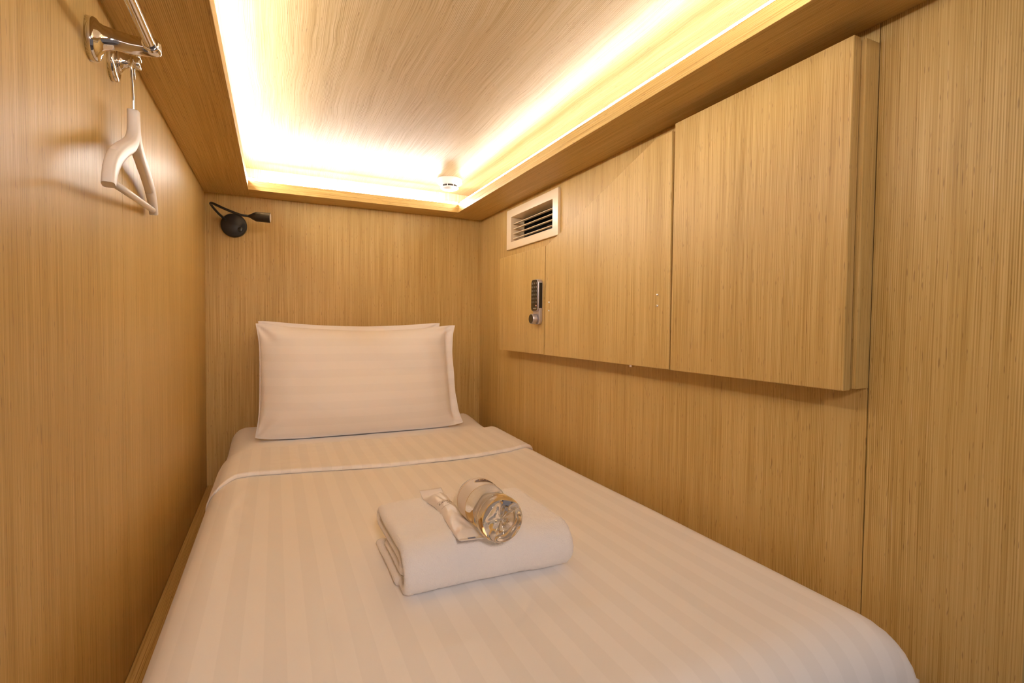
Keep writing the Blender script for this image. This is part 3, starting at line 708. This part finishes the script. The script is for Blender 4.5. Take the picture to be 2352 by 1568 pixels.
hd = build('lamp_head', MB().lathe(h0, h1 - h0, [(0, 0.0045), (0.004, 0.0055), (0.012, 0.0105), (0.020, 0.0145), (0.024, 0.0155), (L, 0.0160)], 40), BLACKP, t, smooth='auto')
build('lens', MB().lathe(h1 - (h1 - h0).normalized() * 0.001, h1 - h0, [(0, 0.0135), (0.0018, 0.0130), (0.0019, 0.001)], 32), LENS, hd, smooth='auto')

# ---------------------------------------------------------------- chrome rail, hook, hanger on the left wall
def ell(c, n1, n2, a, b_, n=40, p=2.0):
    out = []
    for j in range(n):
        th = 2 * PI * j / n; cs, sn = math.cos(th), math.sin(th)
        out.append(Vector(c) + Vector(n1) * a * math.copysign(abs(cs) ** (2 / p), cs) + Vector(n2) * b_ * math.copysign(abs(sn) ** (2 / p), sn))
    return out
RX, RZ, RY = -0.1480, 0.3650, 0.8290
t = thing('chrome_rail', 'polished chrome hanging rail on a bracket high on the left wall', 'rail', (XL, RY, 0.36))
def bracket(y0, flip=1):
    Yv, Zv = (0, 1, 0), (0, 0, 1); mb = MB()
    st = [(0.0, 0.0205, 0.0265, 0.3610, 0), (0.0075, 0.0205, 0.0265, 0.3610, 0), (0.0100, 0.0190, 0.0245, 0.3612, 0), (0.0125, 0.0150, 0.0195, 0.3625, 0), (0.017, 0.0115, 0.0150, 0.3650, 0), (0.028, 0.0096, 0.0125, 0.3655, 0), (0.045, 0.0090, 0.0118, 0.3635, 0), (0.060, 0.0088, 0.0112, 0.3640, 0), (0.0700, 0.0086, 0.0108, 0.3645, 0), (0.0755, 0.0076, 0.0096, 0.3648, 0), (0.0782, 0.0045, 0.006, 0.365, 0)]
    mb.rings([ell((XL + dx, y0, z), Yv, Zv, a, b_, 44, 2.4) for dx, a, b_, z, _ in st])
    b0 = build('bracket', mb, CHROME, t, smooth=True)
    build('socket', MB().lathe((RX, y0 + 0.004 * flip, RZ), (0, -flip, 0), [(0, 0.0096), (0.016, 0.0096), (0.0165, 0.0088), (0.0165, 0.0070)], 32, cap1=False), CHROME, b0, smooth='auto')
bracket(RY)
bracket(0.30, -1)
build('rail_tube', MB().lathe((RX, RY, RZ), (0, -1, 0), [(0, 0.0068), (RY - 0.30, 0.0068)], 32), CHROME, t, smooth='auto')

HY, HZ = 0.9260, 0.3800
t = thing('robe_hook', 'polished chrome robe hook on the left wall just below the rail bracket', 'hook', (XL, HY, HZ))
Yv, Zv = (0, 1, 0), (0, 0, 1)
mb = MB().rings([ell((XL + dx, HY, HZ - 0.001), Yv, Zv, a, b_, 44, 2.2) for dx, a, b_ in ((0, 0.0220, 0.0300), (0.0060, 0.0220, 0.0300), (0.0080, 0.0205, 0.0280), (0.0092, 0.0170, 0.0240), (0.0100, 0.012, 0.017))])
build('backplate', mb, CHROME, t, smooth=True)
st = [(0.0100, 0.0135, 0.0185, 0.0), (0.0135, 0.0105, 0.0140, 0.0005), (0.0175, 0.0082, 0.0100, 0.001), (0.022, 0.0078, 0.0084, 0.001), (0.028, 0.0080, 0.0082, 0.0008), (0.0335, 0.0084, 0.0086, 0.0006), (0.0355, 0.0076, 0.0080, 0.0006), (0.0365, 0.004, 0.005, 0.0006)]
build('arm', MB().rings([ell((XL + dx, HY, HZ + dz), Yv, Zv, a, b_, 40, 2.8) for dx, a, b_, dz in st]), CHROME, t, smooth=True)
st = [(0.002, 0.0040, 0.0062), (0.008, 0.0040, 0.0068), (0.014, 0.0036, 0.0068), (0.0185, 0.0032, 0.0062), (0.0205, 0.0018, 0.0036)]
build('prong', MB().rings([ell((XL + 0.0325 + 0.0006 * i, HY, HZ + dz), (1, 0, 0), Yv, a, b_, 32, 3.0) for i, (dz, a, b_) in enumerate(st)]), CHROME, t, smooth=True)

# hanger
wc = Vector((XL + 0.0235, HY, 0))
ca, cb = Vector((-0.1760, 0.7330, 0)), Vector((-0.2010, 1.1180, 0))
hd_ = (cb - ca).normalized(); hn = Vector((hd_.y, -hd_.x, 0))          # along the hanger, and its face normal
hn = hn if hn.x > 0 else -hn
ctr = Vector((-0.1895, 0.928, 0.3105)); tilt = math.radians(5.5)
def HP(s_, z_, o_=0.0, bow=0.25):
    """hanger plane -> space; z_ measured from the neck top, arms bow gently forward"""
    c_, sn = math.cos(tilt), math.sin(tilt)
    if z_ < 0: z_ *= 0.80
    a = s_ * c_ - z_ * sn * -1 * -1; b_ = s_ * sn + z_ * c_
    return ctr + hd_ * a + Vector((0, 0, b_)) + hn * (o_)
t = thing('clothes_hanger', 'cream wooden clothes hanger with trouser bar hanging from the chrome hook', 'hanger', (ctr.x, ctr.y, ctr.z))
cen = [(0.0, 0.0), (0.0, -0.012), (0.001, -0.026), (0.005, -0.041), (0.016, -0.055), (0.034, -0.067), (0.062, -0.079), (0.095, -0.091), (0.125, -0.104), (0.146, -0.1145), (0.149, -0.1162), (0.152, -0.1180), (0.168, -0.129), (0.182, -0.143), (0.191, -0.158), (0.1945, -0.1655)]
hgt = [0.0125, 0.0128, 0.0135, 0.0140, 0.0135, 0.0130, 0.0130, 0.0132, 0.0136, 0.0140, 0.0118, 0.0142, 0.0142, 0.0128, 0.0100, 0.0080]
mb = MB()
for sg in (1, -1):
    rg = []
    for i, (cx_, cz_) in enumerate(cen):
        p0, p1 = cen[max(i - 1, 0)], cen[min(i + 1, len(cen) - 1)]
        tx, tz = p1[0] - p0[0], p1[1] - p0[1]; ln = math.hypot(tx, tz); nx_, nz_ = -tz / ln, tx / ln
        th_ = 0.0074 - 0.0006 * min(1, cx_ / 0.19)
        for rep in ((0.94, 1.0) if i in (0,) else ((1.0, 0.94) if i == len(cen) - 1 else (1.0,))):
            ring = []
            for j in range(28):
                q = 2 * PI * j / 28; cs, sn = math.cos(q), math.sin(q)
                a_ = hgt[i] * rep * math.copysign(abs(cs) ** 0.55, cs); o_ = th_ * rep * math.copysign(abs(sn) ** 0.6, sn)
                ring.append(HP(sg * (cx_ + nx_ * a_), cz_ + nz_ * a_ + (0.0006 if i == 0 and rep < 1 else 0), o_))
            rg.append(ring)
    mb.rings(rg)
build('shoulder_arms', mb, HANGW, t, smooth='auto')
build('trouser_bar', MB().tube([HP(-0.186, -0.158), HP(-0.06, -0.158), HP(0.06, -0.158), HP(0.186, -0.158)], 0.0048, 20), HANGW, t, smooth=True)
wire = [HP(0, -0.006), HP(0.0, 0.010), HP(-0.0005, 0.020), HP(-0.0035, 0.034), HP(-0.0075, 0.048), HP(-0.0095, 0.058), HP(-0.0075, 0.0685), HP(0.0005, 0.0755), HP(0.0090, 0.0730), HP(0.0140, 0.0650), HP(0.0155, 0.0560), HP(0.0185, 0.0500)]
o = build('wire_hook', MB().tube(catmull(wire, 8), 0.00175, 12), CHROME, t, smooth=True); o['label'] = 'chrome wire hook'
